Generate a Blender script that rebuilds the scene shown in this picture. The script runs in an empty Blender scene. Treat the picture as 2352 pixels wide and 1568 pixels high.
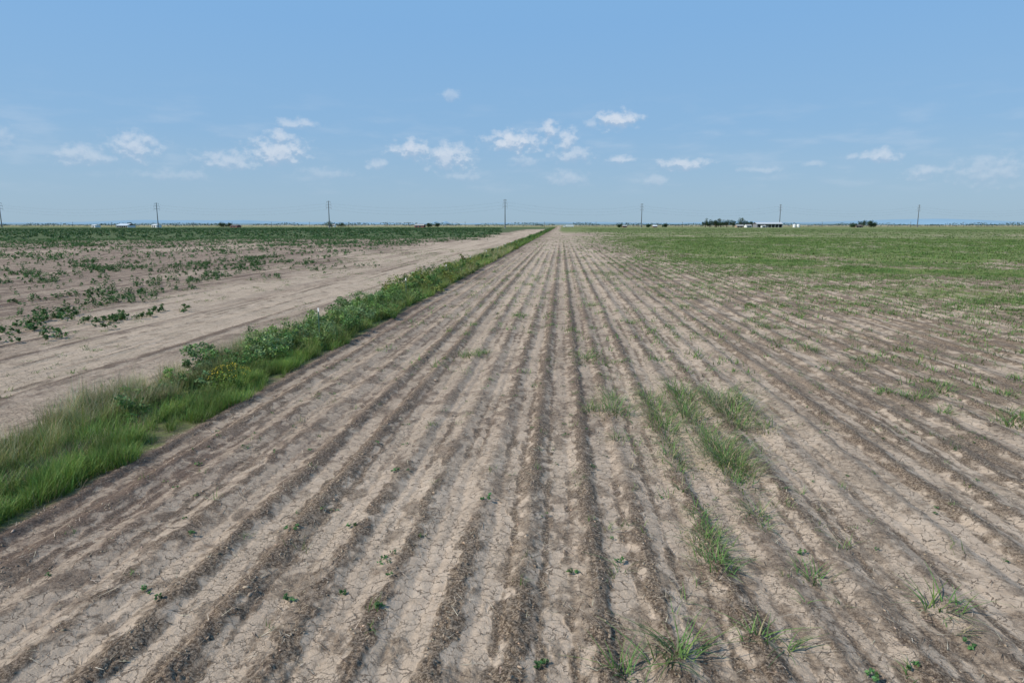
import bpy, math, numpy as np
from mathutils import Vector, Matrix
rng = np.random.default_rng(7)
CAM_H = 5.27
sc = bpy.context.scene
sc.view_settings.view_transform = 'Standard'
sc.view_settings.look = 'None'
sc.view_settings.exposure = 0

# ------------------------------------------------------------------ noise
def _hash(ix, iy, seed):
    h = (ix.astype(np.int64) * 374761393 + iy.astype(np.int64) * 668265263 + seed * 974634777) & 0xFFFFFFFF
    h = ((h ^ (h >> 13)) * 1274126177) & 0xFFFFFFFF
    h = (h ^ (h >> 16)) & 0xFFFFFFFF
    return h / 4294967295.0
def vn(x, y, seed=0):
    x = np.asarray(x, float); y = np.asarray(y, float)
    ix = np.floor(x); iy = np.floor(y)
    fx = x - ix; fy = y - iy
    fx = fx * fx * (3 - 2 * fx); fy = fy * fy * (3 - 2 * fy)
    a = _hash(ix, iy, seed); b = _hash(ix + 1, iy, seed)
    c = _hash(ix, iy + 1, seed); d = _hash(ix + 1, iy + 1, seed)
    return (a * (1 - fx) + b * fx) * (1 - fy) + (c * (1 - fx) + d * fx) * fy
def fbm(x, y, seed=0, o=3):
    s = 0; a = 1; t = 0
    for i in range(o):
        s = s + a * vn(x * 2 ** i + 17.3 * i, y * 2 ** i - 9.1 * i, seed + i); t += a; a *= .5
    return s / t
def ss(a, b, x):
    t = np.clip((x - a) / (b - a), 0, 1)
    return t * t * (3 - 2 * t)

# ------------------------------------------------------------------ mesh helpers
def make_mesh(name, V, F, mat, col=None, smooth=False, attr="Col"):
    V = np.asarray(V, np.float32); F = np.asarray(F, np.int32)
    me = bpy.data.meshes.new(name)
    me.vertices.add(len(V)); me.vertices.foreach_set("co", V.ravel())
    k = F.shape[1]
    me.loops.add(F.size); me.loops.foreach_set("vertex_index", F.ravel())
    me.polygons.add(len(F))
    me.polygons.foreach_set("loop_start", np.arange(0, F.size, k, dtype=np.int32))
    me.polygons.foreach_set("loop_total", np.full(len(F), k, np.int32))
    if smooth: me.polygons.foreach_set("use_smooth", np.ones(len(F), bool))
    if col is not None:
        a = me.attributes.new(attr, 'FLOAT_COLOR', 'POINT')
        a.data.foreach_set("color", np.asarray(col, np.float32).ravel())
    me.update(calc_edges=True)
    if mat: me.materials.append(mat)
    ob = bpy.data.objects.new(name, me)
    sc.collection.objects.link(ob)
    return ob

class Veg:
    def __init__(s): s.V = []; s.F = []; s.C = []; s.n = 0
    def add(s, V, F, C):
        s.V.append(V); s.F.append(F + s.n); s.C.append(C); s.n += len(V)
    def blades(s, base, h, w, az, lean, bend, col, nseg=2):
        N = len(base)
        if N == 0: return
        h = np.broadcast_to(h, N); w = np.broadcast_to(w, N); lean = np.broadcast_to(lean, N); bend = np.broadcast_to(bend, N)
        dx = np.cos(az); dy = np.sin(az)
        rows = []
        for i in range(nseg + 1):
            t = i / nseg
            off = h * (lean * t + bend * t * t)
            z = h * t * (1 - .45 * bend * t) / np.sqrt(1 + lean ** 2)
            cx = base[:, 0] + dx * off; cy = base[:, 1] + dy * off; cz = base[:, 2] + z
            ww = w * .5 * (max(1 - t, 0.08) ** .7)
            rows.append(np.stack([cx - dy * ww, cy + dx * ww, cz], 1))
            rows.append(np.stack([cx + dy * ww, cy - dx * ww, cz], 1))
        V = np.stack(rows, 1).reshape(-1, 3)
        k = 2 * (nseg + 1)
        b0 = np.arange(N)[:, None] * k
        F = np.concatenate([b0 + np.array([[2 * i, 2 * i + 1, 2 * i + 3, 2 * i + 2]]) for i in range(nseg)], 0)
        s.add(V, F, np.repeat(col, k, 0))
    def leaves(s, c, size, col, flat=.6):
        N = len(c)
        if N == 0: return
        size = np.broadcast_to(size, N)[:, None]
        n = rng.normal(size=(N, 3)); n[:, 2] = np.abs(n[:, 2]) + flat
        n /= np.linalg.norm(n, axis=1)[:, None]
        r = rng.normal(size=(N, 3))
        u = np.cross(n, r); u /= np.linalg.norm(u, axis=1)[:, None]
        v = np.cross(n, u)
        V = np.stack([c - u * size, c + v * size * .62 + u * size * .1, c + u * size, c - v * size * .62 + u * size * .1], 1).reshape(-1, 3)
        F = (np.arange(N) * 4)[:, None] + np.arange(4)[None]
        s.add(V, F, np.repeat(col, 4, 0))
    def build(s, name, mat):
        return make_mesh(name, np.concatenate(s.V), np.concatenate(s.F), mat, np.concatenate(s.C))

def jcol(base, N, j=.18, hue=.12):
    b = np.array(base)[None]
    k = 1 + rng.normal(size=(N, 1)) * j
    c = b * np.clip(k, .45, 1.8)
    c = c * (1 + rng.normal(size=(N, 3)) * hue * np.array([[1, .35, .8]]))
    return np.concatenate([np.clip(c, .004, .8), np.ones((N, 1))], 1)

# ------------------------------------------------------------------ materials
def nmat(name):
    m = bpy.data.materials.new(name); m.use_nodes = True
    nt = m.node_tree
    return m, nt, nt.nodes["Principled BSDF"]
def simple(name, col, rough=.6, metal=0, nscale=3, namt=.15):
    m, nt, p = nmat(name)
    tc = nt.nodes.new("ShaderNodeTexCoord")
    nz = nt.nodes.new("ShaderNodeTexNoise"); nz.inputs["Scale"].default_value = nscale; nz.inputs["Detail"].default_value = 4
    nt.links.new(tc.outputs["Object"], nz.inputs["Vector"])
    mx = nt.nodes.new("ShaderNodeMix"); mx.data_type = 'RGBA'
    mx.inputs[6].default_value = (*[c * (1 - namt) for c in col], 1)
    mx.inputs[7].default_value = (*[min(1, c * (1 + namt)) for c in col], 1)
    nt.links.new(nz.outputs["Fac"], mx.inputs[0]); nt.links.new(mx.outputs[2], p.inputs["Base Color"])
    p.inputs["Roughness"].default_value = rough; p.inputs["Metallic"].default_value = metal
    return m
def foliage(name, transl=.3, rough=.55):
    m, nt, p = nmat(name)
    at = nt.nodes.new("ShaderNodeAttribute"); at.attribute_name = "Col"
    nt.links.new(at.outputs["Color"], p.inputs["Base Color"])
    p.inputs["Roughness"].default_value = rough
    p.inputs["Specular IOR Level"].default_value = .3
    tr = nt.nodes.new("ShaderNodeBsdfTranslucent")
    nt.links.new(at.outputs["Color"], tr.inputs["Color"])
    ms = nt.nodes.new("ShaderNodeMixShader"); ms.inputs[0].default_value = transl
    out = nt.nodes["Material Output"]
    nt.links.new(p.outputs[0], ms.inputs[1]); nt.links.new(tr.outputs[0], ms.inputs[2]); nt.links.new(ms.outputs[0], out.inputs[0])
    return m
M_leaf = foliage("foliage_leaf"); M_dry = foliage("dry_plant", .1, .8)

# ------------------------------------------------------------------ terrain
S = 1.0
def bound_x(x, y):
    return -22.5 - 9 * ss(30, 110, y) + 11 * (fbm(x / 9, y / 14, 93, 4) - .5) * 2
def terrain(x, y, cell):
    r = np.hypot(x, y)
    right = ss(-9.9, -9.2, x); left = 1 - ss(-13.4, -12.6, x)
    wob = .07 * (vn(x / 1.2, y / 4.6, 3) - .5) + .09 * (vn(x / .4, y / .5, 4) - .5)
    ph0 = (x + wob) / S
    ridx = np.floor(ph0)
    rr = _hash(ridx, np.zeros_like(ph0), 5); r2 = _hash(ridx, np.zeros_like(ph0), 6)
    fr = ph0 - ridx - .5
    d1 = np.abs(fr + (r2 - .5) * .2) * S
    d2 = np.abs(np.abs(fr) - .33 + (rr - .5) * .14) * S
    edge = (fbm(x / .16, y / .26, 11, 3) - .5)
    patch = fbm(x / 1.6, y / 5, 21, 3)
    patch2 = fbm(x / 1.1, y / 4, 25, 3)
    row = ss(.27, .04, d1 + edge * .50 - (rr - .5) * .12) * (.45 + .55 * ss(.28, .58, patch + .3 * (rr - .5)))
    row2 = ss(.13, .01, d2 + edge * .28) * .8 * ss(.36, .60, patch2 + .35 * (r2 - .5))
    row = np.maximum(row, row2)
    chaos = ss(1, 11, x) * ss(.38, .64, fbm(x / .7, y / 1.2, 31, 4)) * .8
    chaos = np.maximum(chaos, ss(.52, .70, fbm(x / .4, y / .6, 41, 4)) * .6)
    rough = np.clip(np.maximum(row, chaos), 0, 1)
    fade = ss(280, 110, r)
    rough = rough * fade + .42 * (1 - fade)
    tr1 = fbm(x / .30, y / 14, 51, 3); tr2 = fbm(x / .9, y / 40, 55, 2)
    rough_l = ss(.48, .68, tr1 * .7 + .3 * fbm(x / .3, y / .8, 57, 3)) * (.35 + .65 * ss(.4, .6, tr2))
    rough_l = np.maximum(rough_l, ss(.55, .72, fbm(x / .6, y / .9, 58, 4)) * .5)
    rough = rough * right + rough_l * left * fade + .3 * left * (1 - fade) + (1 - right) * (1 - left) * .8
    H = right * fade * (.044 * np.exp(-(d1 / .16) ** 2) * (.5 + .9 * rr) + .020 * np.cos(2 * np.pi * fr) - .020 * np.exp(-(d2 / .07) ** 2))
    H = H + left * fade * (.09 * (tr1 - .5) + .07 * (tr2 - .5))
    cw = lambda L: np.clip((L / cell - 1.6) / 2, 0, 1)
    f0 = fbm(x / .38, y / .5, 70, 2)
    f1 = vn(x / .20, y / .22, 71); f2 = vn(x / .10, y / .11, 72); f3 = vn(x / .05, y / .055, 73)
    H = H + (.2 + .8 * rough) * (f0 - .5) * .045 * cw(.3)
    H = H + rough * ((f1 - .4) * .038 * cw(.20) + (np.abs(f2 - .5) * 2 - .35) * .05 * cw(.10) + (f3 - .5) * .038 * cw(.05))
    H = H + (1 - rough) * ((f1 - .5) * .008 * cw(.2) + (f3 - .5) * .005 * cw(.05))
    H = H + (fbm(x / .9, y / 1.4, 81, 2) - .5) * .025 * fade
    H = H + (fbm(x / 14, y / 22, 82, 2) - .5) * .10
    # darker damp / brown soil
    dk = ss(-4.0, -9.3, x) * right * (.28 + .40 * ss(.35, .6, fbm(x / 3, y / 12, 91, 2)))
    dk = dk + right * .35 * ss(.50, .72, fbm(x / 8, y / 22, 92, 4)) + right * .15 * ss(.5, .65, fbm(x / .9, y / 3, 97, 3))
    bound = bound_x(x, y)
    dk_l = ss(3, -6, x - bound) * (.30 + .8 * ss(.32, .56, fbm(x / 5, y / 24, 94, 3)))
    dk_l = dk_l + left * .5 * ss(.48, .70, fbm(x / 1.2, y / 30, 95, 3))
    dk = np.clip(dk + dk_l * left, 0, 1)
    dk = dk + (1 - right) * (1 - left) * .45
    # green
    gn = fbm(x / 14, y / 9, 101, 4)
    g = ss(0, 32, x - 1 - .02 * y + 10 * (gn - .5)) * ss(36, 150, y + .6 * x + 70 * (gn - .5)) * (.42 + .66 * ss(.35, .6, gn))
    g = np.maximum(g, ss(240, 650, y) * ss(-9, 4, x) * .85)
    gl = ss(150, 360, r + 60 * (gn - .5)) * ss(2, -14, x - bound) * .85
    gl = np.maximum(gl, ss(600, 900, y))
    g = g * right + gl * left + (1 - right) * (1 - left) * .55
    far = ss(1220, 1350, y)
    band = ss(.42, .6, vn(x / 1800, y / 500, 111))
    tan = far * band * .9
    dk = dk * (1 - far) ; lf = left * (1 - far)
    return H, rough, dk, np.clip(g, 0, 1), tan, lf

def gz(x, y):
    x = np.asarray(x, float); y = np.asarray(y, float)
    return terrain(x, y, np.full_like(x, .05))[0]

fine = np.radians(np.arange(-50, 50.001, .10))
rest = np.radians(np.arange(52, 309, 2.5))
ang = np.concatenate([fine, rest])
radii = np.concatenate([[.3, 1, 2, 3, 4, 4.6], np.exp(np.arange(math.log(5), math.log(130), .0035)), np.exp(np.arange(math.log(130), math.log(26000), .012))])
A, R = np.meshgrid(ang, radii)
gx = (R * np.sin(A)).ravel(); gy = (R * np.cos(A)).ravel()
cell = (R * .0035).ravel()
H, rough, dk, g, tan, lf = terrain(gx, gy, cell)
na = len(ang); nr = len(radii)
i = np.arange(nr - 1)[:, None] * na; j = np.arange(na)[None]; j2 = (j + 1) % na
F = np.stack([i + j, i + na + j, i + na + j2, i + j2], -1).reshape(-1, 4)[:, ::-1]
v0 = np.array([gx[F[0]], gy[F[0]]]).T
if ((v0[1, 0] - v0[0, 0]) * (v0[2, 1] - v0[0, 1]) - (v0[1, 1] - v0[0, 1]) * (v0[2, 0] - v0[0, 0])) < 0: F = F[:, ::-1]
V = np.stack([gx, gy, H], 1)

def ground_material():
    m, nt, p = nmat("field_soil")
    N = nt.nodes.new; L = nt.links.new
    at = N("ShaderNodeAttribute"); at.attribute_name = "Col"
    at2 = N("ShaderNodeAttribute"); at2.attribute_name = "Far"
    sep = N("ShaderNodeSeparateColor"); L(at.outputs["Color"], sep.inputs[0])
    sep2 = N("ShaderNodeSeparateColor"); L(at2.outputs["Color"], sep2.inputs[0])
    geo = N("ShaderNodeNewGeometry"); P = geo.outputs["Position"]
    def noise(scale, detail=4, rough=.6, vec=P, dist=0):
        n = N("ShaderNodeTexNoise"); n.inputs["Scale"].default_value = scale; n.inputs["Detail"].default_value = detail
        n.inputs["Roughness"].default_value = rough; n.inputs["Distortion"].default_value = dist
        L(vec, n.inputs["Vector"]); return n.outputs["Fac"]
    def mr(v, a, b, c=0, d=1):
        n = N("ShaderNodeMapRange"); n.interpolation_type = 'SMOOTHSTEP'
        for k, q in zip((1, 2, 3, 4), (a, b, c, d)): n.inputs[k].default_value = q
        L(v, n.inputs[0]); return n.outputs[0]
    def math_(op, a, b):
        n = N("ShaderNodeMath"); n.operation = op
        for k, q in enumerate((a, b)):
            if isinstance(q, (int, float)): n.inputs[k].default_value = q
            else: L(q, n.inputs[k])
        return n.outputs[0]
    def mix(f, a, b, mode='MIX'):
        n = N("ShaderNodeMix"); n.data_type = 'RGBA'; n.blend_type = mode
        if isinstance(f, (int, float)): n.inputs[0].default_value = f
        else: L(f, n.inputs[0])
        for k, q in ((6, a), (7, b)):
            if isinstance(q, tuple): n.inputs[k].default_value = (*q, 1)
            else: L(q, n.inputs[k])
        return n.outputs[2]
    big = noise(.35, 5, .65); mid = noise(3.2, 6, .7); finen = noise(24, 5, .78); speck = noise(70, 3, .8); n8 = noise(7.5, 5, .82)
    crust = mix(mr(mid, .3, .7), (.42, .33, .25), (.58, .47, .365))
    crust = mix(mr(big, .35, .7), crust, (.52, .415, .315))
    crust = mix(mr(finen, .54, .70, 0, .4), crust, (.29, .225, .165))
    crust = mix(mr(n8, .56, .68, 0, .5), crust, (.24, .18, .13))
    brown = mix(mr(finen, .42, .62), (.085, .061, .043), (.39, .305, .225))  # brown stubble soil; its dark contrast also paints in clod shadows
    brown = mix(mr(speck, .58, .70), brown, (.56, .455, .35))
    rg = math_('ADD', sep.outputs[0], math_('MULTIPLY', math_('SUBTRACT', finen, .5), 1.1))
    rg = math_('ADD', rg, math_('MULTIPLY', math_('SUBTRACT', n8, .5), 1.3))
    base = mix(mr(rg, .20, .80), crust, brown)
    # shrinkage cracks in the crust
    wv = N("ShaderNodeVectorMath"); wv.operation = 'ADD'
    wn = N("ShaderNodeTexNoise"); wn.inputs["Scale"].default_value = 6; wn.inputs["Detail"].default_value = 5; wn.inputs["Roughness"].default_value = .65; L(P, wn.inputs["Vector"])
    sv = N("ShaderNodeVectorMath"); sv.operation = 'SCALE'; sv.inputs[3].default_value = .28
    L(wn.outputs["Color"], sv.inputs[0]); L(P, wv.inputs[0]); L(sv.outputs[0], wv.inputs[1])
    flat = N("ShaderNodeVectorMath"); flat.operation = 'MULTIPLY'; flat.inputs[1].default_value = (1, 1, 0); L(wv.outputs[0], flat.inputs[0])
    vor = N("ShaderNodeTexVoronoi"); vor.feature = 'DISTANCE_TO_EDGE'; vor.inputs["Scale"].default_value = 4.6; L(flat.outputs[0], vor.inputs["Vector"])
    vor2 = N("ShaderNodeTexVoronoi"); vor2.feature = 'DISTANCE_TO_EDGE'; vor2.inputs["Scale"].default_value = 10; L(flat.outputs[0], vor2.inputs["Vector"])
    c1 = mr(vor.outputs["Distance"], .005, .023, 1, 0); c2 = mr(vor2.outputs["Distance"], .006, .032, .65, 0)
    ck = math_('MAXIMUM', c1, math_('MULTIPLY', c2, mr(big, .45, .6)))
    ck = math_('MULTIPLY', ck, mr(mid, .36, .52))
    ck = math_('MULTIPLY', ck, mr(sep.outputs[0], .25, .7, 1, 0))
    base = mix(math_('MULTIPLY', ck, .75), base, (.12, .088, .065))
    # brown, moister soil
    dkc = mix(mr(finen, .3, .7), (.085, .058, .046), (.24, .175, .137))
    dkf = math_('MULTIPLY', sep.outputs[1], mr(math_('ADD', n8, math_('MULTIPLY', sep.outputs[0], .3)), .38, .72, .3, 1))
    base = mix(dkf, base, dkc)
    # green cover
    gn = noise(1.3, 5, .7)
    gcolR = mix(mr(gn, .35, .7), (.09, .135, .036), (.20, .245, .078))
    gcolL = mix(mr(gn, .35, .7), (.035, .075, .022), (.085, .14, .045))
    gcol = mix(sep2.outputs[1], gcolR, gcolL)
    gf = mr(math_('ADD', sep.outputs[2], math_('MULTIPLY', math_('SUBTRACT', gn, .5), 1.0)), .25, .7)
    base = mix(math_('MULTIPLY', gf, .85), base, gcol)
    base = mix(sep2.outputs[0], base, (.36, .29, .20))
    L(base, p.inputs["Base Color"])
    p.inputs["Roughness"].default_value = .95; p.inputs["Specular IOR Level"].default_value = .1
    hgt = math_('ADD', math_('MULTIPLY', finen, mr(sep.outputs[0], .1, .6, .35, 1)), math_('MULTIPLY', ck, -.8))
    hgt = math_('ADD', hgt, math_('MULTIPLY', speck, .25))
    hgt = math_('ADD', hgt, math_('MULTIPLY', n8, 1.2))
    bp = N("ShaderNodeBump"); bp.inputs["Strength"].default_value = 1.0; bp.inputs["Distance"].default_value = .035
    L(hgt, bp.inputs["Height"]); L(bp.outputs[0], p.inputs["Normal"])
    return m
ground = make_mesh("ground", V, F, ground_material(), np.stack([rough, dk, g, tan], 1), smooth=True)
a = ground.data.attributes.new("Far", 'FLOAT_COLOR', 'POINT')
a.data.foreach_set("color", np.stack([tan, lf, lf, lf], 1).astype(np.float32).ravel())

# ------------------------------------------------------------------ clods and straw litter
def sample(n, x0, x1, y0, y1):
    return rng.uniform(x0, x1, n), rng.uniform(y0, y1, n)
cx = []; cy = []
for (x0, w, y0, y1, n) in ((-9.8, 14, 4, 14, 60000), (-9.8, 22, 14, 34, 70000), (-26, -13, 10, 30, 9000)):
    x, y = sample(n, x0, w, y0, y1)
    ro = terrain(x, y, np.full(n, .05))[1]
    k = rng.random(n) < .005 + ss(.5, 1.0, ro) * .4
    cx.append(x[k]); cy.append(y[k])
cx = np.concatenate(cx); cy = np.concatenate(cy); n = len(cx)
sz = np.exp(rng.normal(math.log(.009), .45, n)); sz = np.clip(sz, .004, .028) * (1 + .02 * np.clip(cy - 10, 0, 30))
cube = np.array([[x, y, z] for x in (-1, 1) for y in (-1, 1) for z in (-1, 1)], float) * .75
cf = np.array([[0, 1, 3, 2], [4, 6, 7, 5], [0, 4, 5, 1], [2, 3, 7, 6], [0, 2, 6, 4], [1, 5, 7, 3]])
jit = 1 + rng.uniform(-.6, .5, (n, 8, 3))
th = rng.uniform(0, 6.28, n); c_, s_ = np.cos(th), np.sin(th)
loc = cube[None] * jit * sz[:, None, None] * np.stack([np.ones(n), rng.uniform(.7, 2.2, n), rng.uniform(.4, .7, n)], 1)[:, None, :]
X = loc[..., 0] * c_[:, None] - loc[..., 1] * s_[:, None]; Y = loc[..., 0] * s_[:, None] + loc[..., 1] * c_[:, None]
zz = gz(cx, cy)
Vc = np.stack([X + cx[:, None], Y + cy[:, None], loc[..., 2] + zz[:, None]], -1).reshape(-1, 3)
Fc = (np.arange(n)[:, None, None] * 8 + cf[None]).reshape(-1, 4)
make_mesh("soil_clods", Vc, Fc, M_dry, np.repeat(jcol((.33, .255, .185), n, .3, .04), 8, 0))

lit = Veg()
def sticks(n, x0, x1, y0, y1, lmin, lmax, w, colr):
    x, y = sample(n, x0, x1, y0, y1)
    ro = terrain(x, y, np.full(n, .05))[1]
    k = rng.random(n) < .08 + .92 * ro
    x = x[k]; y = y[k]; n = len(x)
    az = rng.uniform(0, 6.28, n); Ls = rng.uniform(lmin, lmax, n) * rng.uniform(.5, 1.3, n)
    z = gz(x, y) + rng.uniform(.008, .03, n)
    lit.blades(np.stack([x, y, z], 1), Ls * .25, w * rng.uniform(.6, 1.5, n), az, 2.5 + rng.random(n) * 2.5, rng.uniform(-.8, .8, n), jcol(colr, n, .3, .06), 2)
sticks(9000, -9.8, 14, 4, 16, .05, .28, .007, (.50, .42, .32))
sticks(12000, -9.8, 14, 4, 16, .03, .20, .009, (.08, .057, .043))
sticks(700, -9.8, 14, 4, 20, .25, .6, .009, (.12, .08, .05))
sticks(7000, -9.8, 22, 16, 40, .12, .35, .014, (.44, .365, .265))
sticks(14000, -9.8, 22, 16, 40, .08, .26, .018, (.08, .057, .043))
sticks(13000, -9.8, 50, 40, 100, .15, .5, .045, (.12, .085, .06))
sticks(5000, -32, -13, 10, 40, .10, .30, .018, (.10, .072, .055))
sticks(6000, -60, -13, 40, 100, .15, .5, .045, (.12, .085, .065))
lit.build("straw_litter", M_dry)

# ------------------------------------------------------------------ grass strip
gs = Veg()
def strip_edge(y):
    return .6 * (fbm(y / 2.2, y * 0 + 1.5, 201, 3) - .5) * 2, .7 * (fbm(y / 3.0, y * 0 + 7.5, 211, 3) - .5) * 2
def add_grass(n, xa, xb, y0, y1, h0, h1, w, colr, dens=None, nseg=2, lean=.35, bend=.5, edge=True):
    x, y = sample(n, 0, 1, y0, y1)
    e1, e2 = strip_edge(y)
    L0 = xa + (e2 if edge else 0); R0 = xb + (e1 if edge else 0)
    x = L0 + (R0 - L0) * x
    m = fbm(x / .5, y / .7, 221, 2)
    k = rng.random(n) < ss(.25, .55, m) * (1 if dens is None else dens(x, y))
    x = x[k]; y = y[k]; m = m[k]; nn = len(x)
    h = (h0 + (h1 - h0) * rng.random(nn)) * (.35 + 1.3 * m)
    c = jcol(colr, nn, .24, .18); c[:, :3] *= (.35 + 1.25 * fbm(x / .8, y / 1.1, 231, 3))[:, None]
    gs.blades(np.stack([x, y, gz(x, y) - .01], 1), h, w * rng.uniform(.6, 1.3, nn), rng.uniform(0, 6.28, nn), np.abs(rng.normal(0, lean, nn)), rng.uniform(0, bend, nn) * 1.2, c, nseg)
G1 = (.17, .255, .058); G2 = (.13, .21, .05); G3 = (.24, .27, .105); TAN = (.44, .39, .24)
gap = lambda x, y: 1 - .97 * np.exp(-((x + 11.45 - .25 * np.sin(y * .5)) / .5) ** 2) * ss(25, 16, y)
clump = lambda x, y: ss(.42, .62, fbm(x / .8, y / 1.4, 251, 3))
add_grass(78000, -13.3, -10.0, 2, 26, .16, .44, .012, G1, gap, 3)
add_grass(30000, -10.9, -9.7, 2, 30, .18, .46, .013, (.17, .28, .055), None, 3)
add_grass(32000, -13.5, -11.7, 2, 28, .35, .74, .010, G3, None, 3, .25)
add_grass(30000, -13.6, -11.7, 2, 30, .5, .95, .009, TAN, clump, 3, .3)
add_grass(16000, -13.4, -10.2, 8, 30, .4, .8, .011, (.14, .23, .05), clump, 3, .4)
add_grass(8000, -12.0, -10.9, 2, 26, .1, .3, .010, TAN, None, 3, .6)
add_grass(8000, -13.5, -9.6, 2, 30, .1, .3, .008, (.45, .38, .25), None, 2, .6)
add_grass(50000, -13.1, -9.8, 26, 60, .25, .65, .018, G1, None, 2)
add_grass(14000, -13.3, -9.8, 26, 60, .4, .9, .014, G3, None, 2)
add_grass(34000, -13.0, -9.8, 60, 140, .35, .85, .035, G1, None, 2)
add_grass(28000, -13.0, -9.8, 60, 140, .5, 1.1, .03, (.38, .37, .18), lambda x, y: ss(.4, .6, vn(y / 9, y * 0, 9)), 2)
add_grass(26000, -12.9, -9.7, 140, 380, .3, 1.05, .09, G2, None, 2)
add_grass(16000, -12.9, -9.7, 380, 1000, .4, 1.2, .25, (.09, .16, .04), None, 2)
gs.build("grass_strip", M_leaf)

bu = Veg()
def bush(V, x, y, r, h, nleaf, ls, colr, flat=.6, stems=12):
    k = max(4, int(nleaf / 40))
    th = rng.uniform(0, 6.28, k); rr = r * np.sqrt(rng.random(k)) * .95
    hz = h * (.25 + .7 * rng.random(k)) * (1 - .45 * (rr / r) ** 2)
    sub = np.stack([x + rr * np.cos(th), y + rr * np.sin(th), hz], 1)
    idx = rng.integers(0, k, nleaf)
    dv = rng.normal(size=(nleaf, 3)); dv /= np.linalg.norm(dv, axis=1)[:, None]
    rad = r * .36 * rng.random(nleaf) ** .5
    c = sub[idx] + dv * rad[:, None] * np.array([[1, 1, .8]])
    z0 = float(gz(np.array([x]), np.array([y]))[0])
    c[:, 2] = np.maximum(c[:, 2], .03) + z0
    cc = jcol(colr, nleaf, .2, .12); tone = (.65 + .7 * rng.random(k))[idx]; cc[:, :3] *= tone[:, None]
    V.leaves(c, ls * rng.uniform(.6, 1.3, nleaf), cc, flat)
    sn = stems
    V.blades(np.stack([np.full(sn, x), np.full(sn, y), np.full(sn, z0)], 1) + rng.normal(size=(sn, 3)) * [r * .25, r * .25, 0], h * rng.uniform(.7, 1.25, sn), .2 * ls, rng.uniform(0, 6.28, sn), .3, .2, jcol((.14, .17, .06), sn), 2)
B1 = (.085, .175, .045); B2 = (.16, .27, .068); B3 = (.21, .25, .06); B4 = (.19, .29, .12)
for y in np.arange(17, 30, .6):
    bush(bu, -12.1 + rng.normal() * .4, y, rng.uniform(.3, .6), rng.uniform(.4, .9), 300, .045, [B1, B2, B4][rng.integers(3)])
for y in np.arange(23, 48, .28):
    bush(bu, -11.6 + rng.normal() * .75, y, rng.uniform(.4, .9), rng.uniform(.6, 1.35), 420, .052, [B1, B2, B4, B2][rng.integers(4)])
for y in np.arange(28, 46, .9):
    bush(bu, -10.4 + rng.normal() * .3, y, rng.uniform(.3, .7), rng.uniform(.4, .95), 300, .05, [B1, B2][rng.integers(2)])
for y in np.arange(48, 84, .5):
    bush(bu, -11.5 + rng.normal() * .7, y, rng.uniform(.6, 1.15), rng.uniform(.9, 1.7), 300, .08, [B1, B3, B2, B3][rng.integers(4)])
for y in np.arange(84, 200, 1.9):
    bush(bu, -11.4 + rng.normal() * .7, y, rng.uniform(.6, 1.2), rng.uniform(.6, 1.4), 150, .13, [B1, B3, B2][rng.integers(3)])
for y in np.arange(200, 900, 6):
    bush(bu, -11.4 + rng.normal() * .6, y, 1.4, rng.uniform(.6, 1.7), 70, .3, B1)
bu.build("weed_bushes", M_leaf)
fl = Veg()
bush(fl, -10.75, 20.7, .55, .6, 520, .045, (.14, .21, .04)); bush(fl, -10.9, 21.6, .45, .55, 380, .045, (.14, .21, .04))
n = 170; th = rng.uniform(0, 6.28, n); rr = .65 * np.sqrt(rng.random(n))
fl.leaves(np.stack([-10.8 + rr * np.cos(th), 21.1 + rr * 1.4 * np.sin(th), .45 + .27 * (1 - (rr / .6) ** 2) + .1 * rng.random(n)], 1), .023, jcol((.7, .55, .04), n, .1, .05), 1.5)
fl.build("yellow_flower_bush", M_leaf)
# ------------------------------------------------------------------ fence posts
M_post = simple("green_painted_steel", (.04, .10, .07), .5); M_white = simple("white_paint", (.8, .8, .78), .5)
def t_post(x, y):
    z0 = float(gz(np.array([x]), np.array([y]))[0])
    e = bpy.data.objects.new("t_post", None); sc.collection.objects.link(e); e.location = (x, y, z0)
    def prof(name, za, zb, mat, k=1.0):
        pr = np.array([(-.03, -.005), (.03, -.005), (.03, .005), (.005, .005), (.005, .04), (-.005, .04), (-.005, .005), (-.03, .005)]) * k
        m = len(pr); Vv = [(*p, za) for p in pr] + [(*p, zb) for p in pr]
        me = bpy.data.meshes.new(name)
        fs = [[i, (i + 1) % m, (i + 1) % m + m, i + m] for i in range(m)] + [list(range(m))[::-1], list(range(m, 2 * m))]
        if k == 1:
            for q in np.arange(.2, 1.2, .1):
                b = len(Vv)
                Vv += [(sx * .008, -.005 - sy * .01, q + sz_ * .012) for sx in (-1, 1) for sy in (0, 1) for sz_ in (0, 1)]
                fs += [[b + v for v in f] for f in ([0, 1, 3, 2], [4, 6, 7, 5], [0, 4, 5, 1], [2, 3, 7, 6], [1, 5, 7, 3])]
        me.from_pydata(Vv, [], fs); me.materials.append(mat)
        o = bpy.data.objects.new(name, me); sc.collection.objects.link(o); o.parent = e
        o.rotation_euler = (0, 0, -.3)
    prof("post_shaft", -.2, 1.45, M_post); prof("white_tip", 1.45, 1.62, M_white, 1.2)
for yy in (29.6, 46.6, 63.5, 80.6, 98, 115, 132, 149, 166): t_post(-10.75 + rng.normal() * .04, yy)

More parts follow.
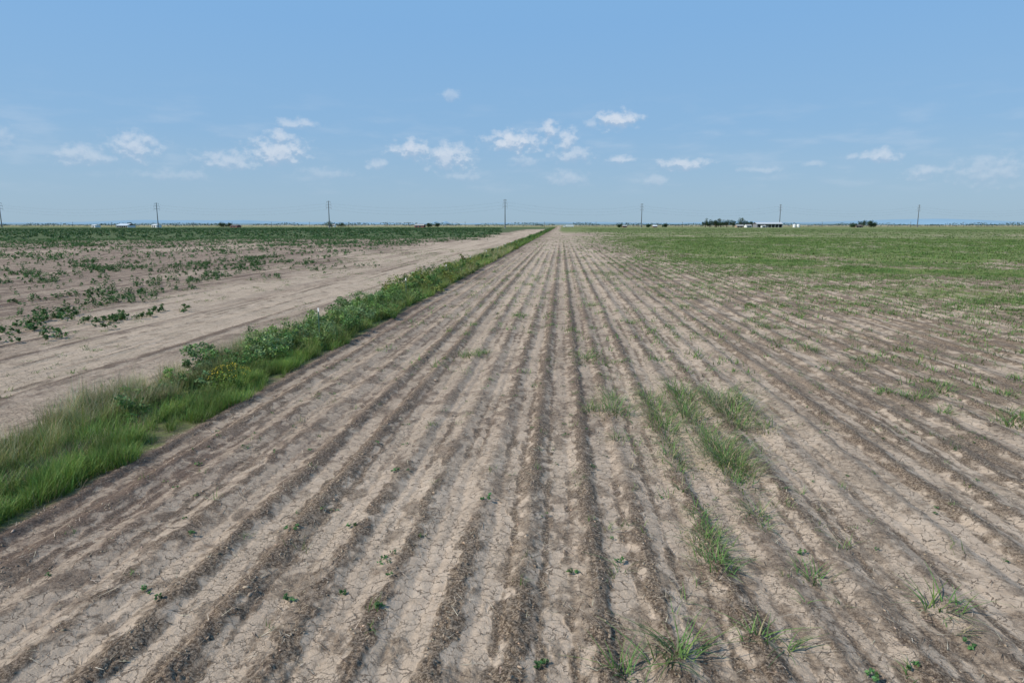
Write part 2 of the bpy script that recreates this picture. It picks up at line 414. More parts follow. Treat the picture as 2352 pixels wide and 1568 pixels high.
# ------------------------------------------------------------------ field tufts
T = (.13, .225, .06)
def tuft(V, x, y, r, h, n, w=.014, colr=T, dry=.15, bend=1.0, nseg=4, stretch=1.0):
    bx = x + rng.normal(size=n) * r * .5; by = y + rng.normal(size=n) * r * .5 * stretch
    z = gz(bx, by) - .01
    az = np.arctan2((by - y) / stretch, bx - x) + rng.normal(size=n) * .9
    c = jcol(colr, n, .25, .15)
    dm = rng.random(n) < dry; c[dm] = jcol((.36, .31, .19), int(dm.sum()), .2, .05)
    V.blades(np.stack([bx, by, z], 1), h * rng.uniform(.5, 1.25, n), w * rng.uniform(.6, 1.3, n), az, rng.uniform(.1, .9, n), rng.uniform(.2, 1.1, n) * bend, c, nseg)
def one_tuft(*a, **k):
    V = Veg(); tuft(V, *a, **k); V.build("grass_tuft", M_leaf)
for (x, y, r, h, n) in [(1.46, 7.75, .24, .48, 64), (.82, 7.45, .18, .38, 26), (2.57, 8.2, .18, .38, 28), (2.9, 8.05, .10, .32, 14), (5.3, 9.1, .24, .4, 40),
                        (5.25, 8.6, .15, .22, 10), (3.87, 9.86, .24, .32, 28), (4.2, 7.7, .12, .16, 8)]:
    one_tuft(x, y, r, h, n, w=.02, dry=.06)
jt = Veg()
for (x, y, r, h, n) in [(2.45, 10.1, .3, .30, 80), (2.5, 10.7, .28, .28, 70), (2.55, 11.2, .28, .30, 70), (2.6, 12.0, .2, .24, 36), (3.6, 12.1, .22, .38, 40), (3.6, 11.5, .15, .28, 20),
                        (2.5, 13.2, .2, .24, 30), (3.7, 13.6, .32, .3, 60), (3.85, 14.6, .46, .5, 180), (3.8, 15.3, .46, .56, 210), (3.75, 16.2, .42, .52, 170), (3.7, 17.2, .32, .4, 80),
                        (2.55, 14.2, .25, .28, 36), (2.55, 15.1, .35, .38, 84), (2.65, 16.2, .3, .32, 56), (2.75, 17.4, .4, .46, 120), (2.8, 18.4, .44, .48, 130), (2.75, 19.6, .36, .44, 90), (2.7, 20.6, .36, .48, 84),
                        (3.65, 18.6, .4, .48, 130), (3.7, 19.8, .4, .48, 110), (3.8, 21.2, .55, .62, 180), (1.55, 19.0, .46, .54, 140), (1.6, 20.3, .32, .4, 60), (.9, 19.3, .18, .5, 30), (1.45, 16.4, .25, .3, 40),
                        (4.95, 19.2, .56, .56, 200), (5.1, 20.6, .52, .56, 160), (5.4, 17.6, .34, .38, 60), (4.8, 18.1, .4, .42, 100), (4.5, 20.2, .44, .44, 90)]:
    tuft(jt, x, y, r, h, n, w=.018, dry=.22, stretch=1.5)
    tuft(jt, x, y, r * 1.6, h * .4, n // 2, w=.012, colr=(.28, .23, .15), dry=.5, stretch=1.8, bend=1.3)
for k in range(90):
    x = rng.choice([1.5, 2.5, 3.6, 4.7]) + rng.normal() * .25; y = rng.uniform(8.5, 24)
    tuft(jt, x, y, .1, rng.uniform(.1, .28), 8, w=.014, dry=.3)
jt.build("johnson_grass_patch", M_leaf)
ft = Veg()
for (x, y, r, h, n) in [(11, 21.5, .5, .34, 110), (10.3, 21.9, .35, .3, 60), (12.2, 22.2, .5, .36, 90), (14, 22, .4, .32, 80), (12.8, 23.3, .4, .3, 60), (11, 19.7, .3, .26, 40), (12.2, 18.6, .5, .38, 120), (12.9, 19.3, .5, .38, 110), (13.3, 18.0, .4, .34, 80),
                        (10.5, 29.5, .6, .34, 100), (11.9, 27.2, .5, .36, 100), (10.9, 36, .8, .38, 120), (10.4, 38, .7, .38, 100), (-3.6, 27.1, .5, .36, 110), (-3.2, 28, .3, .3, 50), (1.15, 27, .45, .34, 90), (2.1, 26.3, .3, .28, 44),
                        (-2.5, 39.4, .5, .36, 80), (3.8, 37, .4, .38, 60), (2.1, 45, .5, .5, 70), (2.3, 41, .4, .3, 50), (1, 77, 1.4, .5, 150), (5.1, 72.5, 1.0, .4, 100), (8, 45, .6, .4, 70), (9, 50, .8, .3, 70), (-1.5, 33, .3, .25, 30),
                        (16, 24.5, .4, .3, 50), (18, 30, .5, .3, 60), (7.6, 58, .9, .4, 80), (5, 62, 1, .3, 70), (-3, 60, 1, .3, 70), (-2.6, 50, .6, .25, 50)]:
    tuft(ft, x, y, r, h * .85, n, w=.024, dry=.15, nseg=3)
def mass(n, r0, r1, a0, a1, densf, rad, hh, nb, w, colr):
    rr_ = np.sqrt(rng.uniform(r0 ** 2, r1 ** 2, n)); aa = np.radians(rng.uniform(a0, a1, n))
    x = rr_ * np.sin(aa); y = rr_ * np.cos(aa)
    k = rng.random(n) < densf(x, y); x = x[k]; y = y[k]
    xs = np.floor(x / S) * S + .5 + rng.normal(size=len(x)) * .14
    x = np.where(rng.random(len(x)) < .7, xs, x)
    sc_ = rng.uniform(.5, 1.4, len(x))
    X = np.repeat(x, nb); Y = np.repeat(y, nb); SC = np.repeat(sc_, nb); m = len(X)
    X = X + rng.normal(size=m) * rad * SC; Y = Y + rng.normal(size=m) * rad * SC
    tone = np.repeat(1 + rng.normal(size=(len(x), 1)) * .22, nb, 0)
    c = jcol(colr, m, .15, .12); c[:, :3] *= np.clip(tone, .5, 1.6)
    ft.blades(np.stack([X, Y, gz(X, Y) - .01], 1), hh * SC * rng.uniform(.5, 1.3, m), w, rng.uniform(0, 6.28, m), rng.uniform(.1, .9, m), rng.uniform(0, .8, m), c, 2)
def dR(x, y):
    gn = fbm(x / 14, y / 9, 101, 4)
    gk = ss(0, 24, x + 3 - .02 * y + 10 * (gn - .5)) * ss(14, 105, y + .5 * x + 60 * (gn - .5))
    cl = ss(.40, .62, fbm(x / 2.5, y / 2.5, 301, 3))
    return np.where(x > -8.5, np.clip(.08 * cl + gk * (.2 + .8 * cl), 0, 1), 0)
mass(18000, 8, 40, -40, 45, lambda x, y: np.where(x > -9, .015 + .16 * ss(.58, .75, fbm(x / 2, y / 2, 302, 2)) * ss(-4, 9, x) + .05 * ss(.6, .7, fbm(x / 2, y / 2, 302, 2)), 0), .06, .13, 9, .013, (.12, .20, .055))
mass(38000, 24, 110, -15, 46, dR, .17, .25, 10, .034, (.125, .215, .055))
mass(50000, 110, 300, -8, 46, dR, .35, .30, 8, .09, (.125, .205, .05))
mass(18000, 300, 900, -3, 46, dR, 1.0, .4, 7, .3, (.11, .175, .05))
ft.build("field_grass_tufts", M_leaf)
# broadleaf seedlings
bw = Veg()
for (x, y, r) in [(-.2, 7.48, .12), (-6.3, 10.6, .12), (-2.8, 9.9, .14), (-3.8, 8.7, .13), (-2.4, 8.55, .12), (3.97, 10.7, .09), (3.7, 7.55, .10), (-6, 8.8, .12), (-4.6, 10.8, .13), (-3.6, 11.0, .1), (-3.1, 9.0, .09), (4.3, 7.75, .1), (-5.6, 8.5, .07), (.2, 9.8, .1), (1.0, 10.2, .1), (-1.4, 12.4, .1), (5.2, 8.3, .1), (-8, 14, .1), (-3.5, 13.8, .12)]:
    bush(bw, x, y, r * rng.uniform(.7, 1.1), .09, 40, .026, (.08, .18, .055), 1.2, 4)
x = rng.uniform(-9, 14, 260); y = rng.uniform(9, 40, 260)
for a_, b_ in zip(x, y): bush(bw, a_, b_, rng.uniform(.05, .12), .07, 14, .022, (.09, .17, .055), 1.2, 3)
bw.build("broadleaf_weeds", M_leaf)

# ------------------------------------------------------------------ cotton
ct = Veg()
def cotton(n, r0, r1, densf, nl, rad, hh, ls, colr, a0=-50, a1=-5):
    rr_ = np.sqrt(rng.uniform(r0 ** 2, r1 ** 2, n)); aa = np.radians(rng.uniform(a0, a1, n))
    x = rr_ * np.sin(aa); y = rr_ * np.cos(aa)
    x = np.floor(x / S) * S + .5 + rng.normal(size=n) * .08
    k = rng.random(n) < densf(x, y); x = x[k]; y = y[k]
    scl = rng.uniform(.45, 1.35, len(x))
    X = np.repeat(x, nl); Y = np.repeat(y, nl); SC = np.repeat(scl, nl); m = len(X)
    t = rng.random(m); th = rng.uniform(0, 6.28, m); rr = rad * SC * np.sqrt(rng.random(m)) * (1.1 - .6 * t)
    c = np.stack([X + rr * np.cos(th), Y + rr * np.sin(th), gz(X, Y) + hh * SC * (.12 + .88 * t)], 1)
    cc = jcol(colr, m, .2, .1); tn = np.repeat(.75 + .5 * rng.random((len(x), 1)), nl, 0); cc[:, :3] *= tn
    ct.leaves(c, ls * rng.uniform(.6, 1.3, m), cc, .8)
def dL(x, y):
    bound = bound_x(x, y)
    r = np.hypot(x, y)
    p = ss(.42, .62, fbm(x / 6, y / 10, 401, 3)) ; q = ss(.40, .64, fbm(x / 2, y / 3, 402, 2))
    d = ss(3, -8, x - bound) * (p * q * .85 + .035 + ss(110, 280, r) * .55 * (.25 + .75 * p))
    return np.clip(d, 0, 1)
C1 = (.06, .14, .038)
cotton(17000, 28, 120, dL, 28, .22, .40, .072, C1)
cotton(24000, 120, 300, dL, 12, .40, .46, .14, C1)
cotton(18000, 300, 1000, dL, 9, 1.6, .7, .5, (.05, .11, .034))
for (x, y, k) in [(-24.6, 36, 5), (-25.6, 36.6, 4), (-23.8, 37.2, 3), (-25, 40, 3), (-23.5, 40.5, 2), (-22.5, 33, 1), (-28.5, 36, 3)]:
    for q in range(k): bush(ct, x + rng.normal() * .35, y + rng.normal() * .5, .35, .42, 90, .065, C1)
ct.build("cotton_plants", M_leaf)
# sparse weeds on the bare turn-row
tw = Veg()
x = rng.uniform(-36, -13.5, 1500); y = rng.uniform(8, 150, 1500)
for a_, b_ in zip(x, y):
    if vn(a_ / 4, b_ / 8, 5) > .42: tuft(tw, a_, b_, .12 + b_ * .0025, .16, 10, w=.02 + b_ * .0003, colr=(.12, .20, .055), nseg=2)
tw.build("turn_row_weeds", M_leaf)

# ------------------------------------------------------------------ farm buildings, poles, trees
def empty(name, loc, rz=0):
    e = bpy.data.objects.new(name, None); sc.collection.objects.link(e); e.location = loc; e.rotation_euler = (0, 0, rz); return e
def part(name, V, F, mat, parent, smooth=False):
    me = bpy.data.meshes.new(name); me.from_pydata(V, [], F); me.materials.append(mat)
    if smooth:
        for p in me.polygons: p.use_smooth = True
    o = bpy.data.objects.new(name, me); sc.collection.objects.link(o); o.parent = parent; return o
def box(name, c, d, mat, parent):
    x, y, z = c; a, b, h = d[0] / 2, d[1] / 2, d[2]
    V = [(x + i * a, y + j_ * b, z + k * h) for i in (-1, 1) for j_ in (-1, 1) for k in (0, 1)]
    return part(name, V, [[0, 1, 3, 2], [4, 6, 7, 5], [0, 4, 5, 1], [2, 3, 7, 6], [0, 2, 6, 4], [1, 5, 7, 3]], mat, parent)
def gable(name, w, d, z, rise, mat, parent, ov=.5, t=.15):
    a, b = w / 2 + ov, d / 2 + ov; zz_ = z - rise * ov / (d / 2)
    V = [(-a, -b, zz_), (a, -b, zz_), (a, 0, z + rise), (-a, 0, z + rise), (-a, b, zz_), (a, b, zz_)]
    V += [(x, y, q + t) for x, y, q in V]
    F = [[0, 1, 2, 3], [3, 2, 5, 4], [6, 9, 8, 7], [9, 10, 11, 8], [0, 6, 7, 1], [4, 5, 11, 10], [0, 3, 9, 6], [3, 4, 10, 9], [1, 7, 8, 2], [2, 8, 11, 5]]
    return part(name, V, F, mat, parent)
def walls(w, d, h, rise, mat, parent):
    a, b = w / 2, d / 2
    V = [(-a, -b, 0), (a, -b, 0), (a, b, 0), (-a, b, 0), (-a, -b, h), (a, -b, h), (a, b, h), (-a, b, h), (-a, 0, h + rise - .05), (a, 0, h + rise - .05)]
    return part("walls", V, [[0, 1, 5, 4], [2, 3, 7, 6], [1, 2, 6, 9, 5], [3, 0, 4, 8, 7]], mat, parent)
M_metal = simple("white_sheet_metal", (.72, .74, .75), .45, 0, .3); M_blue = simple("pale_grey_roof", (.50, .56, .62), .4, 0, .3)
M_red = simple("red_barn_paint", (.22, .075, .055), .7); M_dark = simple("dark_opening", (.03, .03, .035), .8); M_gray = simple("weathered_grey", (.32, .32, .31), .7)
M_roof = simple("galvanised_roof", (.50, .53, .56), .45, 0, .3); M_grwall = simple("grey_sheet_wall", (.22, .23, .25), .6, 0, .3)
M_wood = simple("creosote_wood", (.10, .07, .05), .85); M_steel = simple("galvanised_steel", (.12, .13, .14), .6, .2); M_glass = simple("window_glass", (.05, .07, .09), .15)
M_brick = simple("tan_brick", (.38, .28, .2), .8); M_shing = simple("shingle_roof", (.12, .10, .09), .9); M_tire = simple("tyre_rubber", (.03, .03, .03), .8)
def barn(name, x, y, w, d, h, rise, mw, mr_, rz=0, doors=2, winds=3):
    e = empty(name, (x, y, 0), rz); walls(w, d, h, rise, mw, e); gable("roof", w, d, h, rise, mr_, e)
    for k in range(doors): box("door", (-w / 2 + w * (k + .5) / doors * .7 + 1, -d / 2 - .06, 0), (min(4, w / 5), .12, h * .8), M_dark, e)
    for k in range(winds): box("window", (w / 2 - 1.5 - k * w / 8, -d / 2 - .05, h * .4), (1.2, .1, 1.0), M_glass, e)
    return e
def open_shed(name, x, y, w, d, h, mr_, mw, rz=0):
    e = empty(name, (x, y, 0), rz); a, b = w / 2, d / 2
    box("back_wall", (0, b, 0), (w, .2, h), mw, e); box("end_wall", (-a, 0, 0), (.2, d - .3, h), mw, e); box("end_wall_2", (a, 0, 0), (.2, d - .3, h), mw, e)
    gable("roof", w, d, h, 2.8, mr_, e, .8)
    n = int(w / 6)
    for k in range(n + 1): box("column", (-a + .6 + (w - 1.2) * k / n, -b + .2, 0), (.45, .45, h - .1), M_metal, e)
    box("front_fascia", (0, -b - .1, h - .8), (w, .2, .7), mr_, e)
    for k in range(0, n, 3): box("stored_bales", (-a + 5 + k * 6, 2, 0), (5, 5, 2.6), M_gray, e)
open_shed("machine_shed", 355, 1225, 45, 18, 6.2, M_roof, M_grwall, .12)
open_shed("livestock_shed", -751, 1145, 36, 14, 3.6, M_blue, M_metal, -.5)
barn("white_barn", -803, 1142, 15, 9, 3.6, 1.0, M_metal, M_metal, -.55)
barn("metal_barn", -698, 1149, 15, 9, 4.2, 1.2, M_metal, M_metal, -.5)
barn("red_house", -562, 1159, 17, 9, 2.8, 1.8, M_red, M_shing, -.4)
barn("red_barn", -244, 1182, 17, 9, 3.6, 2.2, M_red, M_gray, -.2)
barn("farmhouse", 300, 1196, 12, 9, 2.8, 2.0, M_brick, M_gray, .1)
barn("farmhouse", 318, 1210, 10, 8, 3.2, 2.0, M_metal, M_gray, .3)
barn("farmhouse", 512, 1240, 14, 9, 2.8, 2.0, M_brick, M_shing, .3)
barn("storage_building", 338, 1190, 7, 6, 2.6, 1.2, M_metal, M_gray, .1)
barn("small_red_barn", 108, 1200, 7, 6, 2.6, 1.4, M_red, M_gray, 0)
barn("small_red_barn", 160, 1205, 7, 6, 2.4, 1.5, M_red, M_metal, 0)
barn("white_house", -480, 1420, 14, 9, 3.4, 2.2, M_metal, M_gray, 0)
def cyl(name, r, z0, z1, mat, parent, n=20, r2=None, loc=(0, 0), cap=.0):
    r2 = r if r2 is None else r2
    V = []; F = []
    prof = [(r, z0), (r2, z1)] + ([(r2 * .7, z1 + cap * .75), (r2 * .1, z1 + cap)] if cap else [])
    for (q, z) in prof:
        V += [(loc[0] + q * math.cos(6.28318 * k / n), loc[1] + q * math.sin(6.28318 * k / n), z) for k in range(n)]
    for s_ in range(len(prof) - 1): F += [[s_ * n + k, s_ * n + (k + 1) % n, (s_ + 1) * n + (k + 1) % n, (s_ + 1) * n + k] for k in range(n)]
    F += [list(range((len(prof) - 1) * n, len(prof) * n)), list(range(n))[::-1]]
    return part(name, V, F, mat, parent)
for (x, y, r, h) in ((400.5, 1226, 2.6, 4.6), (407.5, 1227, 2.6, 4.6)):
    e = empty("storage_tank", (x, y, 0)); cyl("tank_shell", r, .3, h, M_white, e, cap=.9); cyl("tank_foot", r + .2, 0, .3, M_gray, e); cyl("lid", .4, h + .9, h + 1.3, M_gray, e, 10)
e = empty("semi_truck", (12, 1200, 0), 0)
box("trailer_box", (2, 0, 1.3), (13.5, 2.6, 3.2), M_metal, e); box("cab", (-7.0, 0, .9), (2.6, 2.4, 2.9), M_metal, e); box("hood", (-9.0, 0, .9), (1.5, 2.1, 1.5), M_metal, e)
box("windscreen", (-8.33, 0, 2.5), (.06, 2.0, .9), M_glass, e); box("chassis", (0, 0, .8), (16, 1.2, .3), M_dark, e); box("side_window", (-7.2, -1.23, 2.5), (1.2, .06, .8), M_glass, e)
for wx in (-8.8, -5.5, -4.3, 5.8, 7.1):
    for sy in (-1, 1):
        n = 16
        Vw = [(wx + .52 * math.cos(6.283 * k / n), sy * 1.12 + o_, .52 + .52 * math.sin(6.283 * k / n)) for o_ in (-.15, .15) for k in range(n)]
        part("wheel", Vw, [[k, (k + 1) % n, n + (k + 1) % n, n + k] for k in range(n)] + [list(range(n)), list(range(n, 2 * n))], M_tire, e)

def tree(name, x, y, h, w, nl=1000, ls=.55, colr=(.04, .078, .028), trunk=.12):
    V = Veg()
    def limb(p0, p1, r0, r1, n=7):
        p0 = np.array(p0, float); p1 = np.array(p1, float); d = p1 - p0; d /= np.linalg.norm(d)
        u = np.cross(d, [0.3, 1, .1]); u /= np.linalg.norm(u); v = np.cross(d, u)
        t = np.arange(n) * 2 * math.pi / n
        ring = np.cos(t)[:, None] * u + np.sin(t)[:, None] * v
        k = np.arange(n)
        V.add(np.concatenate([p0 + ring * r0, p1 + ring * r1]), np.stack([k, (k + 1) % n, n + (k + 1) % n, n + k], 1), jcol((.09, .065, .045), 2 * n))
    limb((x, y, -.2), (x, y, h * .45), h * .035, h * .02)
    K = 16
    th = rng.uniform(0, 6.28, K); q = rng.uniform(.25, 1, K)
    sub = np.stack([x + w * .42 * q * np.cos(th), y + w * .42 * q * np.sin(th), h * (trunk + .12 + (.95 - trunk - .2) * rng.random(K) * (1.15 - .5 * q))], 1)
    for s_ in sub: limb((x, y, h * .25), s_, h * .014, h * .005, 5)
    idx = rng.integers(0, K, nl); dv = rng.normal(size=(nl, 3)); dv /= np.linalg.norm(dv, axis=1)[:, None]
    rad = w * rng.uniform(.16, .27, K)[idx] * rng.random(nl) ** .4
    cc = jcol(colr, nl, .2, .12); cc[:, :3] *= (.7 + .6 * rng.random(K))[idx][:, None]
    V.leaves(sub[idx] + dv * rad[:, None], ls * rng.uniform(.6, 1.3, nl), cc, .2)
    V.build(name, M_leaf)
for (x, y, h, w) in [(247, 1215, 18, 11), (256, 1222, 15, 13), (265, 1218, 14, 13), (275, 1222, 19, 17), (286, 1226, 17, 16), (296, 1222, 15, 14), (311, 1228, 18, 16), (320, 1232, 12, 12), (270, 1232, 15, 18), (330, 1238, 11, 11),
                     (505, 1240, 9, 12), (522, 1246, 13, 15), (532, 1242, 13, 14), (541, 1246, 10, 12), (-585, 1157, 10, 14), (-576, 1163, 8, 11), (-228, 1188, 8, 11), (-215, 1190, 7, 10), (-478, 1400, 12, 17), (-455, 1405, 10, 17), (100, 1206, 7, 10), (150, 1212, 6, 9), (178, 1212, 7, 10), (-760, 1170, 9, 11)]:
    tree("tree", x, y, h, w)
# transmission line
P_ = [(-1140, 1010, 40, 1), (-899, 1053, 40, 1), (-659.6, 1090.6, 40, 1), (-348.5, 1019.6, 40, .6), (-79.7, 974.8, 40, .45), (135.2, 1189.7, 40, .4), (383.4, 1252.6, 40, .3), (638.5, 1294.9, 40, .3), (890, 1345, 40, .3)]
att = []
for k, (x, y, h, s_) in enumerate(P_):
    rz = -math.atan2(x, y) - (math.pi / 2) * (1 - s_) * .9
    e = empty("steel_transmission_pole", (x, y, 0), rz)
    cyl("pole_shaft", .8, 0, h, M_steel, e, 12, .42)
    cyl("concrete_base", 1.5, 0, .5, M_gray, e, 12)
    pa = []
    for lev, al in ((.97, 3.0), (.86, 4.2), (.75, 4.2)):
        z = h * lev
        for sx in (-1, 1):
            box("davit_arm", (sx * al / 2, 0, z), (al, .35, .4), M_steel, e)
            cyl("insulator", .18, z - 2.2, z, M_gray, e, 8, loc=(sx * al, 0))
            c_, s2 = math.cos(rz), math.sin(rz)
            pa.append((x + sx * al * c_, y + sx * al * s2, z - 2.2))
    att.append(pa)
Vw = []; Fw = []
for k in range(len(P_) - 1):
    for a_, b_ in zip(att[k], att[k + 1]):
        a_ = np.array(a_); b_ = np.array(b_); n = 24; rw = .022
        for s_ in range(n + 1):
            t = s_ / n; p = a_ + (b_ - a_) * t; p[2] -= 4 * 8.5 * t * (1 - t)
            b0 = len(Vw)
            Vw += [(p[0], p[1] - rw, p[2] - rw), (p[0], p[1] + rw, p[2] - rw), (p[0], p[1], p[2] + rw)]
            if s_ < n: Fw += [[b0 + i_, b0 + (i_ + 1) % 3, b0 + 3 + (i_ + 1) % 3, b0 + 3 + i_] for i_ in range(3)]
make_mesh("power_lines", Vw, Fw, M_steel)
for (x, y) in [(-880, 1190), (-810, 1195), (-735, 1200), (-660, 1200), (-590, 1205), (-520, 1210), (-450, 1210), (-380, 1215), (-310, 1215), (-170, 1215), (-30, 1215), (60, 1220), (210, 1225), (450, 1235), (600, 1240), (690, 1245)]:
    e = empty("wooden_utility_pole", (x, y, 0), rng.uniform(-.2, .2)); cyl("pole", .28, 0, 9.5, M_wood, e, 8, .2); box("crossarm", (0, 0, 8.7), (2.4, .2, .25), M_wood, e)
    for q in (-1, 0, 1): cyl("insulator", .08, 8.95, 9.2, M_gray, e, 6, loc=(q * 1.05, 0))

# distant tree lines (masses)
tl = Veg()
def treeline(x0, x1, y, n, h, ls, colr):
    x = rng.uniform(x0, x1, n); prof = ss(.35, .7, fbm(x / 90, x * 0 + y, 501, 3)) * h
    x = x[prof > .3]; prof = prof[prof > .3]; n = len(x)
    z = rng.random(n) * prof
    tl.leaves(np.stack([x, y + rng.normal(size=n) * 20, z], 1), ls, jcol(colr, n, .2, .06), 0)
treeline(-3200, 3200, 2600, 6000, 10, 2.2, (.06, .10, .07))
treeline(-2000, 2200, 1600, 4500, 5, 1.0, (.05, .09, .04))
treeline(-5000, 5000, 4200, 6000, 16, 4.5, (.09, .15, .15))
tl.build("distant_tree_line", M_leaf)
# hills
M_h1 = simple("hazy_hill_near", (.14, .22, .26), 1, 0, .001); M_h2 = simple("hazy_hill_far", (.20, .33, .44), 1, 0, .001)  # bluish base colours have the aerial haze painted into them
def hills(name, R0, amp, seed, mat, extra=()):
    an = np.radians(np.arange(-75, 75, .12)); nn = len(an)
    hh = amp * (fbm(an * 6, an * 0, seed, 5) ** 1.5) * 1.6
    for (a0, wd, hx) in extra: hh = hh + hx * np.exp(-((np.degrees(an) - a0) / wd) ** 2)
    V = []
    for rr_, f in ((R0, 0), (R0 * 1.02, .6), (R0 * 1.05, 1), (R0 * 1.12, .5), (R0 * 1.2, 0)):
        V.append(np.stack([rr_ * np.sin(an), rr_ * np.cos(an), hh * f - (2 if f == 0 else 0)], 1))
    V = np.concatenate(V); k = np.arange(nn - 1)
    F = np.concatenate([np.stack([s_ * nn + k, s_ * nn + k + 1, (s_ + 1) * nn + k + 1, (s_ + 1) * nn + k], 1) for s_ in range(4)])
    make_mesh(name, V, F, mat, smooth=True)
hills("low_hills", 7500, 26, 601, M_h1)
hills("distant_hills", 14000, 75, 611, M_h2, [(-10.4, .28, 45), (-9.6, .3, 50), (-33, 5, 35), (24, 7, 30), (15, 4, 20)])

# ------------------------------------------------------------------ light and sky
EL = math.radians(42); AZ = math.radians(-112)
sd = Vector((math.sin(AZ) * math.cos(EL), math.cos(AZ) * math.cos(EL), math.sin(EL)))
sun = bpy.data.lights.new("sun", 'SUN'); sun.energy = 4.5; sun.angle = math.radians(.5); sun.color = (1, .92, .80)
so = bpy.data.objects.new("sun", sun); sc.collection.objects.link(so); so.rotation_euler = (-sd).to_track_quat('-Z', 'Y').to_euler()

w = bpy.data.worlds.new("sky"); sc.world = w; w.use_nodes = True
nt = w.node_tree; N = nt.nodes.new; L = nt.links.new
bg = nt.nodes["Background"]; bg.inputs[1].default_value = .1
sky = N("ShaderNodeTexSky"); sky.sky_type = 'NISHITA'; sky.sun_disc = False; sky.sun_elevation = EL; sky.sun_rotation = AZ
sky.air_density = 1.0; sky.dust_density = 1.0; sky.ozone_density = 2.0
tc = N("ShaderNodeTexCoord"); sp = N("ShaderNodeSeparateXYZ"); L(tc.outputs["Generated"], sp.inputs[0])
def M(op, a, b=None, c=None):
    n = N("ShaderNodeMath"); n.operation = op
    for k, q in enumerate((a, b, c)):
        if q is None: continue
        if isinstance(q, (int, float)): n.inputs[k].default_value = q
        else: L(q, n.inputs[k])
    return n.outputs[0]
def MR(v, a, b, c=0, d=1):
    n = N("ShaderNodeMapRange"); n.interpolation_type = 'SMOOTHSTEP'
    for k, q in zip((1, 2, 3, 4), (a, b, c, d)): n.inputs[k].default_value = q
    L(v, n.inputs[0]); return n.outputs[0]
def skycol():
    ramp = N("ShaderNodeValToRGB"); cr = ramp.color_ramp
    L(M('DIVIDE', M('MULTIPLY', M('ARCSINE', sp.outputs[2]), 57.2958), 60), ramp.inputs[0])
    stops = [(0, (.36, .52, .66)), (.05, (.32, .50, .69)), (.12, (.265, .475, .735)), (.25, (.23, .46, .78)), (.45, (.225, .485, .83)), (1, (.12, .27, .52))]
    cr.elements[0].position = 0; cr.elements[0].color = (*stops[0][1], 1); cr.elements[1].position = 1; cr.elements[1].color = (*stops[-1][1], 1)
    for p_, c in stops[1:-1]:
        q = cr.elements.new(p_); q.color = (*c, 1)
    sc10 = N("ShaderNodeVectorMath"); sc10.operation = 'SCALE'; sc10.inputs[3].default_value = 10; L(ramp.outputs[0], sc10.inputs[0])
    mixs = N("ShaderNodeMix"); mixs.data_type = 'RGBA'; mixs.inputs[0].default_value = .85
    L(sky.outputs[0], mixs.inputs[6]); L(sc10.outputs[0], mixs.inputs[7])
    return mixs.outputs[2]
base_sky = skycol(); L(base_sky, bg.inputs[0])
az = M('MULTIPLY', M('ARCTAN2', sp.outputs[0], sp.outputs[1]), 57.2958)
el = M('MULTIPLY', M('ARCSINE', sp.outputs[2]), 57.2958)
# (azimuth, elevation, half-width, half-height, density) in degrees
clouds = [(4.3, 8.15, 2.0, .85, 1.0), (-3.9, 6.55, 2.8, 1.0, 1.0), (-1.0, 7.5, 1.1, .8, .85), (.4, 6.6, 1.1, 1.1, .8), (.7, 5.55, 2.1, .8, .6), (-12.3, 6.0, 2.0, .9, .9),
          (-9.2, 5.4, 2.4, 1.3, .85), (-9.1, 10.05, .9, .5, .4), (-21.1, 7.6, 2.0, .5, .6), (-22.2, 6.7, 1.2, .7, .75), (-22.6, 5.5, 2.8, 1.2, .85), (-26, 4.8, 2.8, .8, .6), (-32.2, 5.5, 2.1, 1.2, .7), (-35.4, 4.7, 2.6, .85, .55),
          (-40.3, 5.8, 1.6, 1.2, .35), (-15.1, 4.7, 1.0, .6, .5), (4.8, 5.15, 1.2, .4, .7), (9.6, 4.7, 2.4, .6, .8), (23.6, 4.8, 1.5, .65, .7), (21.7, 4.85, .8, .35, .5), (.3, 3.7, 2.2, .7, .4),
          (7.4, 3.4, 1.3, .6, .4), (15.7, 4.1, 1.7, .4, .4), (26.3, 3.6, 1.4, .55, .5), (30.2, 3.6, 2.8, 1.2, .4), (2.3, 7.9, .8, .45, .45), (-3.2, 5.1, 1.5, .6, .4), (-8.2, 3.9, 2.0, .5, .35), (19, 4.5, 1.0, .35, .35), (-19, 4.0, 2.4, .5, .3), (-30, 3.6, 3.4, .5, .3), (33, 4.3, 1.6, .5, .4)]
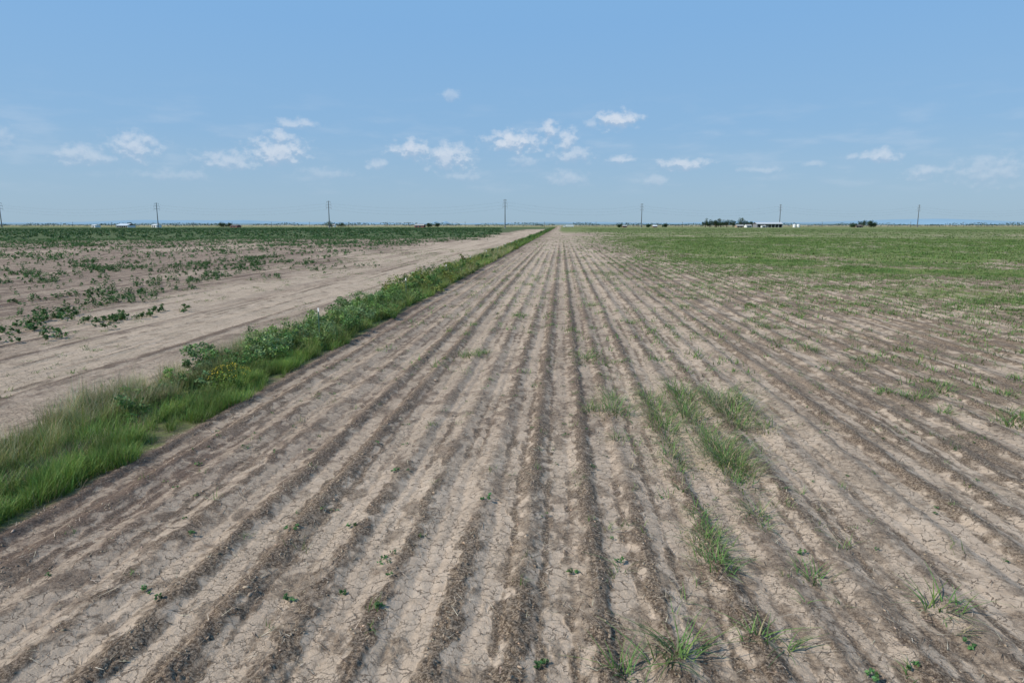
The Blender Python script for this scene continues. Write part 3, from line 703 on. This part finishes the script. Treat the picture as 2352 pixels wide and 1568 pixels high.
def cloudfield(dz, haze=False):
    elz = M('ADD', el, dz)
    cb = N("ShaderNodeCombineXYZ"); L(az, cb.inputs[0]); L(elz, cb.inputs[1])
    st = N("ShaderNodeVectorMath"); st.operation = 'MULTIPLY'; st.inputs[1].default_value = (1, 1.25, 1); L(cb.outputs[0], st.inputs[0])
    nz = N("ShaderNodeTexNoise"); nz.inputs["Scale"].default_value = .7; nz.inputs["Detail"].default_value = 4; nz.inputs["Roughness"].default_value = .6
    L(st.outputs[0], nz.inputs["Vector"])
    n2 = N("ShaderNodeTexNoise"); n2.inputs["Scale"].default_value = 1.2; n2.inputs["Detail"].default_value = 6; n2.inputs["Roughness"].default_value = .56; L(st.outputs[0], n2.inputs["Vector"])
    dv = N("ShaderNodeVectorMath"); dv.operation = 'MULTIPLY_ADD'; dv.inputs[1].default_value = (1.3, .8, 0); dv.inputs[2].default_value = (-.65, -.4, 0); L(nz.outputs["Color"], dv.inputs[0])
    pd = N("ShaderNodeVectorMath"); pd.operation = 'ADD'; L(cb.outputs[0], pd.inputs[0]); L(dv.outputs[0], pd.inputs[1])
    nn = M('MULTIPLY', M('SUBTRACT', n2.outputs["Fac"], .5), 2.0)
    acc = None
    if haze:
        hz = N("ShaderNodeVectorMath"); hz.operation = 'MULTIPLY'; hz.inputs[1].default_value = (.22, .9, 1); L(cb.outputs[0], hz.inputs[0])
        n3 = N("ShaderNodeTexNoise"); n3.inputs["Scale"].default_value = 1; n3.inputs["Detail"].default_value = 5; L(hz.outputs[0], n3.inputs["Vector"])
        acc = M('MULTIPLY', M('MULTIPLY', MR(n3.outputs["Fac"], .45, .75, 0, .20), MR(el, 1.7, 3.2)), MR(el, 6, 11.5, 1, 0))
    for (a0, e0, rx, ry, stg) in clouds:
        q = N("ShaderNodeVectorMath"); q.operation = 'MULTIPLY_ADD'; q.inputs[1].default_value = (1 / rx, 1 / ry, 0); q.inputs[2].default_value = (-a0 / rx, -e0 / ry, 0); L(pd.outputs[0], q.inputs[0])
        ln = N("ShaderNodeVectorMath"); ln.operation = 'LENGTH'; L(q.outputs[0], ln.inputs[0])
        v = M('ADD', M('SUBTRACT', 1.0, ln.outputs["Value"]), nn)
        al = MR(v, -.2, .95, 0, stg)
        acc = al if acc is None else M('MAXIMUM', acc, al)
    return acc
a1 = cloudfield(0.0, True); a2 = cloudfield(.32)
sh = M('SUBTRACT', a1, M('MULTIPLY', a2, .9))
shade = MR(sh, -.22, .25)
cc = N("ShaderNodeMix"); cc.data_type = 'RGBA'; cc.inputs[6].default_value = (4.1, 5.2, 6.8, 1); cc.inputs[7].default_value = (6.9, 7.5, 8.4, 1); L(shade, cc.inputs[0])
fin = N("ShaderNodeMix"); fin.data_type = 'RGBA'; L(M('MULTIPLY', a1, .85), fin.inputs[0]); L(skycol(), fin.inputs[6]); L(cc.outputs[2], fin.inputs[7])
bg2 = N("ShaderNodeBackground"); bg2.inputs[1].default_value = .1; L(fin.outputs[2], bg2.inputs[0])
# the cloud belt only exists low over the northern horizon
belt = M('MULTIPLY', M('MULTIPLY', M('GREATER_THAN', sp.outputs[2], .03), M('LESS_THAN', sp.outputs[2], .22)), M('GREATER_THAN', sp.outputs[1], .6))
mxs = N("ShaderNodeMixShader"); L(belt, mxs.inputs[0]); L(bg.outputs[0], mxs.inputs[1]); L(bg2.outputs[0], mxs.inputs[2])
L(mxs.outputs[0], nt.nodes["World Output"].inputs[0])

# ------------------------------------------------------------------ camera
cam = bpy.data.cameras.new("camera"); co = bpy.data.objects.new("camera", cam); sc.collection.objects.link(co); sc.camera = co
cam.sensor_width = 36; cam.lens = 24; cam.clip_start = .1; cam.clip_end = 60000
co.location = (0, 0, CAM_H); co.rotation_euler = (math.radians(90 - 9.72), 0, math.radians(4.1))
